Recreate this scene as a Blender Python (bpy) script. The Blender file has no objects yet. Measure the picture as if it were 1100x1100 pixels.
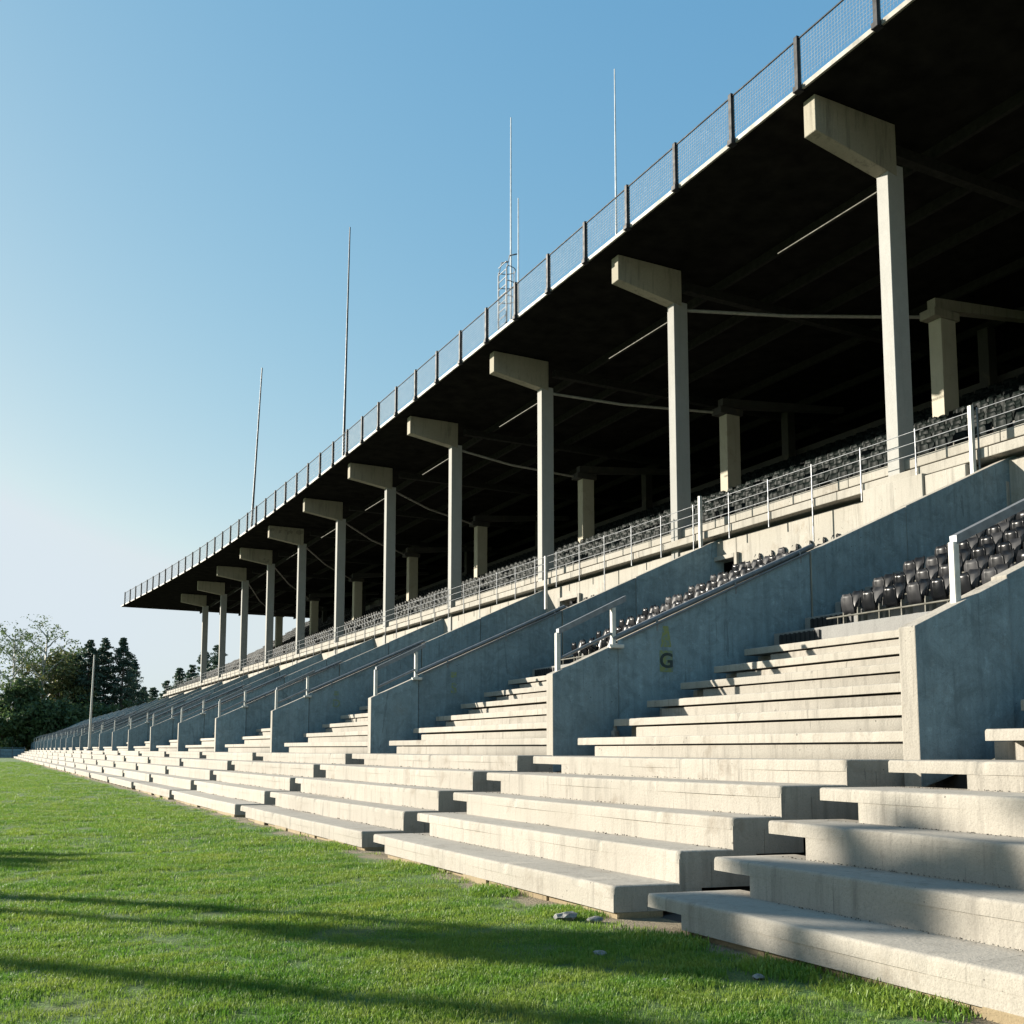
import bpy, bmesh, math, random
from mathutils import Vector, Matrix, noise as mnoise
random.seed(7)
R = math.radians
S = bpy.context.scene
COL = S.collection

# ------------------------------------------------------------------ helpers
class MB:
    """collects shapes; build() links them as ONE mesh object"""
    def __init__(s): s.v = []; s.f = []; s.smooth = []
    def add(s, vs, fs, smooth=False):
        o = len(s.v); s.v += [tuple(v) for v in vs]
        for f in fs: s.f.append(tuple(i + o for i in f)); s.smooth.append(smooth)
    def box(s, x0, x1, y0, y1, z0, z1):
        s.add([(x0,y0,z0),(x1,y0,z0),(x1,y1,z0),(x0,y1,z0),(x0,y0,z1),(x1,y0,z1),(x1,y1,z1),(x0,y1,z1)],
              [(0,3,2,1),(4,5,6,7),(0,1,5,4),(1,2,6,5),(2,3,7,6),(3,0,4,7)])
    def bbox(s, x0, x1, y0, y1, z0, z1, b=.02, seg=2, top=False):
        bm = bmesh.new()
        vs = [bm.verts.new(p) for p in [(x0,y0,z0),(x1,y0,z0),(x1,y1,z0),(x0,y1,z0),(x0,y0,z1),(x1,y0,z1),(x1,y1,z1),(x0,y1,z1)]]
        for f in [(0,3,2,1),(4,5,6,7),(0,1,5,4),(1,2,6,5),(2,3,7,6),(3,0,4,7)]: bm.faces.new([vs[i] for i in f])
        ed = [e for e in bm.edges if not top or all(abs(v.co.z-z1) < 1e-6 for v in e.verts)]
        bmesh.ops.bevel(bm, geom=ed, offset=b, segments=seg, profile=.6, affect='EDGES', clamp_overlap=True)
        bm.verts.index_update()
        s.add([v.co for v in bm.verts], [[v.index for v in f.verts] for f in bm.faces]); bm.free()
    def tube(s, pts, r, n=8, r1=None, cap=True):
        pts = [Vector(p) for p in pts]; r1 = r if r1 is None else r1
        vs = []; m = len(pts)
        for i, p in enumerate(pts):
            d = (pts[min(i+1,m-1)] - pts[max(i-1,0)]).normalized()
            a = d.cross(Vector((0,0,1)))
            if a.length < .05: a = d.cross(Vector((1,0,0)))
            a.normalize(); b = d.cross(a); rr = r + (r1-r)*i/max(1,m-1)
            for k in range(n):
                t = 2*math.pi*k/n; vs.append(p + a*(math.cos(t)*rr) + b*(math.sin(t)*rr))
        fs = []
        for i in range(m-1):
            for k in range(n):
                fs.append((i*n+k, i*n+(k+1)%n, (i+1)*n+(k+1)%n, (i+1)*n+k))
        s.add(vs, fs, True)
        if cap:
            s.add(vs[:n], [tuple(range(n))[::-1]]); s.add(vs[-n:], [tuple(range(n))])
    def prism_y(s, prof, y0, y1):
        """profile of (x,z) points extruded along y"""
        n = len(prof)
        s.add([(p[0],y0,p[1]) for p in prof] + [(p[0],y1,p[1]) for p in prof],
              [tuple(range(n)), tuple(range(2*n-1,n-1,-1))] + [(i,i+n,(i+1)%n+n,(i+1)%n) for i in range(n)])
    def warp(s, fn): s.v = [tuple(fn(*v)) for v in s.v]; return s
    def mesh(s, name, mat):
        me = bpy.data.meshes.new(name); me.from_pydata(s.v, [], s.f)
        me.polygons.foreach_set('use_smooth', s.smooth); me.update()
        bm = bmesh.new(); bm.from_mesh(me); bmesh.ops.recalc_face_normals(bm, faces=bm.faces); bm.to_mesh(me); bm.free()
        if mat: me.materials.append(mat)
        return me
    def build(s, name, mat, parent=None, loc=(0,0,0)):
        return link(name, s.mesh(name, mat), parent, loc)

def link(name, data, parent=None, loc=(0,0,0)):
    o = bpy.data.objects.new(name, data); COL.objects.link(o); o.location = loc
    if parent: o.parent = parent
    return o
def tag(o, label=None, cat=None, group=None, kind=None):
    if label: o['label'] = label
    if cat: o['category'] = cat
    if group: o['group'] = group
    if kind: o['kind'] = kind
    return o
def empty(name, loc=(0,0,0), rz=0):
    o = bpy.data.objects.new(name, None); COL.objects.link(o); o.location = loc; o.rotation_euler.z = rz
    o.empty_display_size = .2
    return o
def copy_tree(o, parent=None):
    c = o.copy(); COL.objects.link(c)
    if parent: c.parent = parent
    for ch in list(o.children): copy_tree(ch, c)
    return c
ORD = ['first','second','third','fourth','fifth','sixth','seventh','eighth','ninth','tenth','eleventh','twelfth',
 'thirteenth','fourteenth','fifteenth','sixteenth','seventeenth','eighteenth','nineteenth','twentieth','twenty-first',
 'twenty-second','twenty-third','twenty-fourth','twenty-fifth','twenty-sixth','twenty-seventh','twenty-eighth','twenty-ninth','thirtieth']

# ------------------------------------------------------------------ materials
class NT:
    def __init__(s, name):
        s.m = bpy.data.materials.new(name); s.m.use_nodes = True
        s.t = s.m.node_tree; s.b = s.t.nodes['Principled BSDF']
    def n(s, ty, ins=None, **kw):
        x = s.t.nodes.new(ty)
        for k, v in kw.items(): setattr(x, k, v)
        for k, v in (ins or {}).items(): s.put(x.inputs[k], v)
        return x
    def put(s, sock, v):
        if hasattr(v, 'is_output'): s.t.links.new(v, sock)
        else: sock.default_value = v
    def pos(s, scale=(1,1,1)):
        g = s.n('ShaderNodeNewGeometry')
        return s.n('ShaderNodeMapping', {'Vector': g.outputs['Position'], 'Scale': scale}).outputs[0]
    def noise(s, scale, detail=4, rough=.55, vec=None, dist=0):
        return s.n('ShaderNodeTexNoise', {'Vector': vec or s.pos(), 'Scale': scale, 'Detail': detail, 'Roughness': rough, 'Distortion': dist}).outputs[0]
    def ramp(s, v, stops):
        r = s.n('ShaderNodeValToRGB', {'Fac': v}); e = r.color_ramp.elements
        while len(e) < len(stops): e.new(.5)
        for q, (p, c) in zip(e, stops):
            q.position = p; q.color = (c, c, c, 1) if isinstance(c, (int, float)) else (*c, 1)
        return r.outputs[0]
    def mix(s, f, a, b, mode='MIX'):
        x = s.n('ShaderNodeMix', data_type='RGBA', blend_type=mode)
        s.put(x.inputs[0], f); 
        for i, v in ((6, a), (7, b)):
            s.put(x.inputs[i], v if hasattr(v, 'is_output') else (*v, 1))
        return x.outputs[2]
    def math(s, op, a, b=0.0, clamp=False):
        x = s.n('ShaderNodeMath', operation=op, use_clamp=clamp); s.put(x.inputs[0], a); s.put(x.inputs[1], b); return x.outputs[0]
    def bump(s, h, strength, dist):
        s.t.links.new(s.n('ShaderNodeBump', {'Height': h, 'Strength': strength, 'Distance': dist}).outputs[0], s.b.inputs['Normal'])
    def base(s, c): s.put(s.b.inputs['Base Color'], c if hasattr(c, 'is_output') else (*c, 1))
    def set(s, **kw):
        for k, v in kw.items(): s.put(s.b.inputs[k.replace('_', ' ')], v)

def concrete(name, col, dark, board=False, streak=.35, pits=True, stain=(.16,.12,.07), stain_amt=.3, obj_var=.08):
    t = NT(name)
    big = t.noise(.55, 5, .6); fine = t.noise(38, 3, .6); mid = t.noise(4.5, 6, .65)
    c = t.mix(t.ramp(big, [(.36,0),(.66,1)]), dark, col)
    c = t.mix(t.ramp(mid, [(.35,.45),(.7,0)]), c, tuple(x*.8 for x in col))
    # vertical run-off streaks
    st = t.noise(1, 5, .7, t.pos((5.5,5.5,.55)))
    c = t.mix(t.math('MULTIPLY', t.ramp(st, [(.52,0),(.72,1)]), streak), c, tuple(x*.5 for x in dark))
    sp = t.noise(1.3, 7, .72, dist=.4)
    c = t.mix(t.math('MULTIPLY', t.ramp(sp, [(.57,0),(.70,1)]), stain_amt), c, stain)
    c = t.mix(t.ramp(fine, [(.3,.25),(.6,0)]), c, tuple(x*.72 for x in dark))
    h = t.math('ADD', t.math('MULTIPLY', fine, 1.0), t.math('MULTIPLY', mid, .45))
    if pits:
        dr = t.noise(1, 6, .75, t.pos((14,14,.35)))           # thin drip stains
        dm = t.ramp(t.noise(1.1, 3, .6), [(.46,0),(.62,1)])
        c = t.mix(t.math('MULTIPLY', t.math('MULTIPLY', t.ramp(dr, [(.54,0),(.66,1)]), dm), .55), c, tuple(x*.33 for x in dark))
        gr = t.noise(95, 2, .6)
        c = t.mix(t.ramp(gr, [(.30,.5),(.46,0)]), c, tuple(x*.55 for x in dark))
        v = t.n('ShaderNodeTexVoronoi', {'Vector': t.pos((1,1,1)), 'Scale': 11.0, 'Randomness': 1.0})
        w = t.noise(3.1, 2)
        thr = t.math('LESS_THAN', v.outputs['Distance'], t.math('MULTIPLY', t.ramp(w, [(.5,0),(.75,1)]), .17))
        c = t.mix(t.math('MULTIPLY', thr, .75), c, tuple(x*.25 for x in dark))
        h = t.math('SUBTRACT', h, t.math('MULTIPLY', thr, 1.2))
        # shrinkage cracks running straight up and down, few and faint
        v2 = t.n('ShaderNodeTexVoronoi', {'Vector': t.pos((0,1,.02)), 'Scale': 1.1}, feature='DISTANCE_TO_EDGE')
        ck = t.math('MULTIPLY', t.math('LESS_THAN', v2.outputs['Distance'], t.math('MULTIPLY', t.ramp(t.noise(2.2,3), [(.5,0),(.7,1)]), .006)), .45)
        c = t.mix(ck, c, tuple(x*.3 for x in dark))
    if board:
        mo = t.noise(2.6, 7, .75, dist=.8)
        c = t.mix(t.ramp(mo, [(.36,.55),(.56,0)]), c, tuple(x*.42 for x in dark))
        c = t.mix(t.ramp(t.noise(7, 6, .8), [(.56,0),(.75,.45)]), c, tuple(min(1,x*1.7) for x in col))
        w = t.n('ShaderNodeTexWave', {'Vector': t.pos(), 'Scale': 2.2, 'Distortion': .6, 'Detail': 2.0, 'Detail Scale': .6}, wave_type='BANDS', bands_direction='X')
        h = t.math('ADD', h, t.math('MULTIPLY', w.outputs[1], .8))
        bs = t.noise(1, 4, .7, t.pos((9,9,.25)))
        c = t.mix(t.ramp(bs, [(.36,.28),(.62,0)]), c, tuple(x*.55 for x in dark))
    oi = t.n('ShaderNodeObjectInfo')
    k = t.math('ADD', 1-obj_var, t.math('MULTIPLY', oi.outputs['Random'], 2*obj_var))
    c = t.mix(1.0, c, t.n('ShaderNodeCombineColor', {0: k, 1: k, 2: k}).outputs[0], 'MULTIPLY')
    t.base(c); t.set(Roughness=.88); t.bump(h, .4, .012)
    return t.m

M = {}
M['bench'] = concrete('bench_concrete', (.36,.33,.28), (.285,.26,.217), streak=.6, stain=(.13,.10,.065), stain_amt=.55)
M['footing'] = concrete('footing_concrete', (.30,.235,.135), (.21,.155,.085))
M['wall'] = concrete('shade_blue_concrete', (.25,.335,.37), (.18,.255,.288), board=True, streak=.45, stain=(.12,.10,.075), stain_amt=.4, obj_var=.12)  # grey concrete; bluish cast of the shaded sides mixed into its colour
M['terrace'] = concrete('terrace_concrete', (.24,.235,.22), (.18,.175,.165), streak=.4)
M['white'] = concrete('painted_concrete', (.37,.346,.298), (.29,.268,.225), streak=.6, stain=(.15,.10,.05), stain_amt=.5)
M['column'] = concrete('column_paint', (.32,.315,.295), (.285,.28,.258), streak=.2, pits=False, stain_amt=.15)
M['bracket'] = concrete('bracket_concrete', (.34,.31,.24), (.23,.21,.16), streak=.8)
M['rearcol'] = concrete('rear_column_concrete', (.46,.42,.33), (.38,.345,.27), streak=.3, pits=False)
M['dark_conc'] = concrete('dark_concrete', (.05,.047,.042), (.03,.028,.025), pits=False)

def simple(name, col, rough=.5, metal=0., var=.25, scale=6., bump=0., spec=.5):
    t = NT(name); nz = t.noise(scale, 5, .6)
    t.base(t.mix(t.ramp(nz, [(.3,0),(.7,1)]), tuple(x*(1-var) for x in col), tuple(min(1,x*(1+var)) for x in col)))
    t.set(Roughness=t.ramp(nz, [(.3,min(1,rough*1.15)),(.7,rough*.85)]), Metallic=metal, Specular_IOR_Level=spec)
    if bump: t.bump(t.noise(scale*6, 3), bump, .01)
    return t.m
M['steel'] = simple('galvanised_steel', (.15,.16,.17), .5, .25, .2, 9)
M['pale_paint'] = simple('pale_rail_paint', (.45,.44,.40), .5, 0, .15, 8)
M['dark_steel'] = simple('dark_post_paint', (.008,.009,.011), .6, 0, .3, spec=.25)
M['wire'] = simple('mesh_wire', (.22,.24,.25), .6, .0, .1, spec=.2)
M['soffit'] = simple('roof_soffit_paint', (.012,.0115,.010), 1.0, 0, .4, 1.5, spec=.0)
M['fascia'] = simple('roof_edge_metal', (.22,.205,.17), .6, 0, .3, 3)
M['roofing'] = simple('roofing_felt', (.12,.12,.12), .9)
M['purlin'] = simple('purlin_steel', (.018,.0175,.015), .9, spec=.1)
M['purlin2'] = simple('weathered_rod', (.09,.085,.065), .7)
M['tie'] = simple('tie_rod_paint', (.20,.19,.165), .6)
M['seat'] = simple('black_seat_plastic', (.0045,.005,.006), .26, 0, .5, 3, spec=.16)
def seatmat(name, c0, c1, rough, spec):
    t = NT(name); oi = t.n('ShaderNodeObjectInfo'); nz = t.noise(3, 4, .6)
    f = t.math('MULTIPLY', t.math('POWER', oi.outputs['Random'], 2.5), t.ramp(nz, [(.3,.4),(.7,1)]))
    t.base(t.mix(f, c0, c1)); t.set(Roughness=t.math('ADD', rough, t.math('MULTIPLY', f, .35)), Specular_IOR_Level=spec)
    return t.m
M['seat'] = seatmat('black_seat_plastic', (.0035,.004,.005), (.03,.03,.032), .25, .16)
M['seat_up'] = simple('upper_seat_plastic', (.006,.009,.008), .5, 0, .5, 2, spec=.06)
M['mast_dark'] = simple('dark_mast_paint', (.035,.035,.035), .5)
M['mast_white'] = simple('white_mast_paint', (.55,.56,.57), .45)
M['grate'] = simple('grating_iron', (.012,.012,.012), .7)
M['yellow'] = simple('faded_yellow_paint', (.19,.22,.08), .85, 0, .5, 14)
t = NT('worn_yellow_paint'); wn = t.ramp(t.noise(16, 6, .75), [(.44,0),(.56,.85)])
t.base(t.mix(wn, (.20,.23,.085), (.12,.19,.22))); t.set(Roughness=.9); M['yellow'] = t.m
M['inkd'] = simple('stencil_ink', (.03,.045,.045), .85)
M['bark'] = simple('dark_bark', (.07,.055,.04), .9, 0, .4, 4, .5)
M['birch_bark'] = simple('pale_bark', (.42,.40,.36), .8, 0, .5, 3)
M['litter'] = simple('pale_rubble', (.20,.195,.18), .9, 0, .4, 20, .6)
M['grit'] = simple('dark_grit', (.07,.058,.045), .95, 0, .6, 30)
M['rust'] = simple('faded_red_paint', (.35,.06,.05), .6)
M['cable'] = simple('grey_cable', (.05,.06,.065), .6)

def leafmat(name, c1, c2, c3, trans=.25):
    t = NT(name)
    nz = t.noise(.45, 3, .6); n2 = t.noise(3.5, 2)
    c = t.mix(t.ramp(nz, [(.35,0),(.65,1)]), c1, c2)
    c = t.mix(t.ramp(n2, [(.45,0),(.75,.8)]), c, c3)
    t.base(c); t.set(Roughness=.6)
    tr = t.n('ShaderNodeBsdfTranslucent', {'Color': c}); ms = t.n('ShaderNodeMixShader', {0: trans})
    t.t.links.new(t.b.outputs[0], ms.inputs[1]); t.t.links.new(tr.outputs[0], ms.inputs[2])
    t.t.links.new(ms.outputs[0], t.t.nodes['Material Output'].inputs[0])
    return t.m
M['pine_leaf'] = leafmat('pine_needles', (.03,.058,.042), (.05,.088,.055), (.075,.12,.06), .25)
M['dark_leaf'] = leafmat('dark_leaves', (.04,.07,.028), (.07,.115,.038), (.12,.165,.055), .35)
M['mid_leaf'] = leafmat('mid_leaves', (.05,.085,.03), (.085,.125,.04), (.13,.17,.055), .35)
M['yellow_leaf'] = leafmat('yellowing_leaves', (.07,.09,.03), (.12,.13,.04), (.18,.17,.06), .35)
def blademat():
    t = NT('grass_blades')
    a = t.noise(.35, 4, .6); b_ = t.noise(1, 5, .65, t.pos((.8,2.0,1))); d = t.noise(.55, 6, .7); f = t.noise(14, 2)
    c = t.mix(t.ramp(a, [(.36,0),(.64,1)]), (.075,.195,.019), (.14,.262,.028))
    c = t.mix(t.ramp(b_, [(.42,0),(.64,.85)]), c, (.25,.315,.046))
    c = t.mix(t.ramp(d, [(.58,0),(.72,.5)]), c, (.30,.28,.085))
    c = t.mix(t.ramp(f, [(.55,0),(.7,.6)]), c, (.28,.35,.07))
    t.base(c); t.set(Roughness=.55)
    tr = t.n('ShaderNodeBsdfTranslucent', {'Color': c}); ms = t.n('ShaderNodeMixShader', {0: .4})
    t.t.links.new(t.b.outputs[0], ms.inputs[1]); t.t.links.new(tr.outputs[0], ms.inputs[2])
    t.t.links.new(ms.outputs[0], t.t.nodes['Material Output'].inputs[0])
    return t.m
M['blade'] = blademat()
M['lush'] = leafmat('grass_blades', (.065,.138,.020), (.10,.175,.026), (.19,.22,.05), .4)

# ------------------------------------------------------------------ layout numbers
K = .21                                   # the section ends and the dividing walls run askew by this much
SK = lambda x, y, z: (x, y - K*(x-8.5), z)
WALLS = [7.42, 15.0, 24.1, 33.8, 43.0, 52.0, 61.3, 71.2, 80.5]
while WALLS[-1] < 214: WALLS.append(WALLS[-1] + 9.3)
GAPS = [7.45] + [w - .25 for w in WALLS[1:]]
TX = [5.40, 6.05, 6.62, 7.15, 7.90]       # fronts of the five long steps
TZ = [.31, .62, .93, 1.24, 1.50]
UX = lambda k: 8.80 + .62*k               # fronts of the upper rows
UZ = lambda k: 1.80 + .31*k
WTOP = lambda x: 2.87 + .478*(x-8.5)
BAYS = [(-2.5, GAPS[0])] + [(GAPS[i], GAPS[i+1]) for i in range(len(GAPS)-1)]
NB = len(BAYS)
def bayname(j):
    return 'nearest bay' if j == 0 else ('farthest bay' if j == NB-1 else ORD[j] + ' bay from the near end')
TN = ['front', 'second', 'third', 'fourth', 'fifth']

def worn_slab(b, x0, x1, y0, y1, zt, th, seed, r=.045, chip=.03, step=.09):
    ys_ = [y0, y0+.018]; y = y0+.06
    while y < y1-.05: ys_.append(y); y += step*(.7+.6*mnoise.cell(Vector((y*9, seed, 0))))
    ys_ += [y1-.018, y1]
    prof = [(x1, zt-th, 0), (x1, zt, 0), ((x0+x1)/2, zt, 0), (x0+r*1.1, zt, .35), (x0+r*.45, zt-r*.10, .8), (x0+r*.12, zt-r*.42, 1), (x0, zt-r, .8), (x0, zt-th, .3)]
    vs, n = [], len(prof)
    for i, y in enumerate(ys_):
        e = .014 if i in (0, len(ys_)-1) else 0
        w1 = mnoise.noise(Vector((y*1.1, seed*3.7, 1))); w2 = mnoise.noise(Vector((y*6.5, seed*5.1, 2)))
        cc = chip*max(0, w2-.28)*1.6
        for q, (x, z, k) in enumerate(prof):
            kk = mnoise.noise(Vector((y*9, seed, q*1.7)))*.003
            vs.append((x + k*(.004*w1 + cc*.8 + kk) + (e if k else 0), y, z - k*(cc*.7 + (.003*w1 if z > zt-th+.01 else 0)) - (e*.8 if 0 < q < 6 else 0)))
    fs = [tuple(range(n))[::-1], tuple(range((len(ys_)-1)*n, len(ys_)*n))]
    for i in range(len(ys_)-1):
        for q in range(n): fs.append((i*n+q, i*n+(q+1)%n, (i+1)*n+(q+1)%n, (i+1)*n+q))
    b.add(vs, fs, True)

# ------------------------------------------------------------------ five long concrete steps
def long_bench(j, n, y0, y1):
    x0, zt = TX[n], TZ[n]; zb = TZ[n-1]-.05 if n else .06
    x1 = (TX[n+1]+.25) if n < 4 else 9.1
    near, far = y0 + .27, y1 - .27
    b = MB(); rs = random.Random(j*10+n)
    bv = .035 if n < 4 else .025
    dz = rs.uniform(-.006,.006) if 0 < n else 0
    # top slab over the whole length, rounded nose, the body set in at its far end
    if j < 5: worn_slab(b, x0, x1, near, far, zt+dz, .12, j*7+n, .032 if n < 4 else .026, .045)
    else: b.bbox(x0, x1, near, far, zt-.12+dz, zt+dz, bv, 3, True)
    ov = .92 if n == 4 else .50
    b.box(x0+.0045, x0+.34, near+.0012, far-ov, zb, zt-.08+dz)
    b.box(x0+.345, x1-.01, near+.0016, near+.30, zb, zt-.08+dz)
    if n == 4: b.box(x1-.06, x1-.02, far-.52, far+.45, zb, zt-.14+dz)
    L = far-near; m = 3
    sag = rs.uniform(.003,.012); off = rs.uniform(-.012,.012)
    b.warp(lambda x,y,z: SK(x + off + .006*math.sin(y*2.3+n), y, z - sag*math.sin(math.pi*(y-near)/L)*(z>zt-.2)))
    o = b.build('concrete_bench', M['bench']); o.data.set_sharp_from_angle(angle=R(40))
    tag(o, f'{TN[n]} long pale concrete step up from the grass, {bayname(j)}', 'bench', 'long concrete steps along the pitch')
    if n == 0:
        f = MB()
        if 39 < y0 < 58:                  # bays whose front step stands on short piers
            for q in range(6):
                yy = near + .3 + q*(L-1)/5; f = MB()
                f.bbox(x0+.05, x0+.45, yy, yy+.28, -.05, .1, .01, 1); f.warp(SK).build('pier', M['footing'], o)
        else:
            segs = 9
            for q in range(segs):
                a = near + (L-.5)*q/segs; c = near + (L-.5)*(q+1)/segs
                f.bbox(x0+.03+rs.uniform(-.05,.05), x0+.5, a, c-.006, -.06, .075+rs.uniform(-.012,.0), .012, 1)
            f.warp(SK).build('footing', M['footing'], o)
    return o
for j, (a, c) in enumerate(BAYS):
    for n in range(5): long_bench(j, n, a, c)

b = MB(); y1_ = WALLS[-1]
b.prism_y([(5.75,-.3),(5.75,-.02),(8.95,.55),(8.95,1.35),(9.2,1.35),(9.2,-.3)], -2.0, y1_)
o = b.build('dark_backing_slab', M['dark_conc']); tag(o, kind='structure')  # dark backing added under the steps, stands in for shade in the gaps

# ------------------------------------------------------------------ upper bench rows, seat terraces
def upper_row(j, k, y0, y1):
    """one precast plank row with a dark joint under its lip"""
    x0, zt = UX(k), UZ(k); rs = random.Random(j*31+k)
    near = y0 + .24; far = y1 - (.28 if k < 2 else .10)
    b = MB()
    fe = far - rs.uniform(0,.25)
    if j < 4: worn_slab(b, x0-.03, x0+.74, near, fe, zt, .115, j*13+k+50, .022, .022)
    else: b.bbox(x0-.03, x0+.74, near, fe, zt-.115, zt, .016, 2)
    gap = rs.choice([.022,.03,.045,.028])
    b.bbox(x0+rs.uniform(0,.02), x0+.70, near, far-.42-rs.uniform(0,.3), zt-.34, zt-.115-gap, .01, 1)
    b.box(x0+.30, x0+.72, near, far, zt-.33, zt-.12)
    L = far-near; tl = rs.uniform(-.012,.012)
    b.warp(lambda x,y,z: SK(x, y, z + tl*(y-near)/L))
    o = b.build('bench_row', M['bench']); o.data.set_sharp_from_angle(angle=R(40))
    tag(o, f'{ORD[k]} stepped bench row up from the walkway, {bayname(j)}', 'bench', 'stepped bench rows between the walls')
NROW, NSEAT = 6, 9
for j in range(NB):
    y0 = WALLS[j-1] if j else -2.0
    y1 = WALLS[j]
    for k in range(NROW): upper_row(j, k, y0, y1)
    b = MB()
    for k in range(NROW, NROW+NSEAT):
        b.bbox(UX(k), UX(k)+.75, y0+.24, y1-.09, UZ(k)-.40, UZ(k), .015, 1)
    b.warp(SK); o = b.build('seat_terrace', M['terrace'])
    tag(o, f'stepped concrete terrace carrying black seats, {bayname(j)}', 'terrace', 'seat terraces between the walls')
    if j <= 2:
        for k in range(NROW, NROW+NSEAT):
            r = MB()
            r.tube([SK(UX(k)+.05, y0+.4, UZ(k)+.13), SK(UX(k)+.05, y1-1.35, UZ(k)+.13)], .016, 6)
            for q in range(6):
                yy = y0+.5 + q*(y1-y0-2.1)/5
                r.tube([SK(UX(k)+.05, yy, UZ(k)), SK(UX(k)+.05, yy, UZ(k)+.13)], .013, 6)
            r.build('foot_rail', M['purlin2'], o)
        for k in range(NROW, NROW+NSEAT):
            g = MB(); 
            g.box(UX(k)-.012, UX(k)+.02, y1-1.25, y1-.25, UZ(k)-.24, UZ(k)-.05)
            for q in range(9): g.box(UX(k)-.03, UX(k)-.012, y1-1.25+q*.115, y1-1.21+q*.115, UZ(k)-.25, UZ(k)-.04)
            g.warp(SK).build('grating', M['grate'], o)

# ------------------------------------------------------------------ dividing walls with handrails
def panel(x0, x1, y, th, zb0, zb1, drop=0., cop=False):
    b = MB(); t0, t1 = WTOP(x0)-drop, WTOP(x1)-drop
    bm = bmesh.new()
    vs = [bm.verts.new(p) for p in [(x0,y,zb0),(x1,y,zb1),(x1,y+th,zb1),(x0,y+th,zb0),(x0,y,t0),(x1,y,t1),(x1,y+th,t1),(x0,y+th,t0)]]
    for f in [(0,3,2,1),(4,5,6,7),(0,1,5,4),(1,2,6,5),(2,3,7,6),(3,0,4,7)]: bm.faces.new([vs[i] for i in f])
    bmesh.ops.bevel(bm, geom=list(bm.edges), offset=.012, segments=2, profile=.6, affect='EDGES')
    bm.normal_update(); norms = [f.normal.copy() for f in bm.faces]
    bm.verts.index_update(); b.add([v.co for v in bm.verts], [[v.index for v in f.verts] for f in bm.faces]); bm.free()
    b.pale = [(n.z > .7 or n.x < -.7) for n in norms]  # top and front faces get paler concrete, sunlit tone put into the colour
    return b.warp(SK)
MARKS = {1: 'G', 2: 'S', 3: 'D'}
WL = {0: 'askew grey concrete dividing wall nearest the camera, black seats beyond its rail',
      1: 'grey concrete dividing wall with a yellow stencilled G on its side',
      2: 'grey concrete dividing wall with a faded stencilled S on its side',
      3: 'grey concrete dividing wall with a faded stencilled D on its side'}
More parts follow.
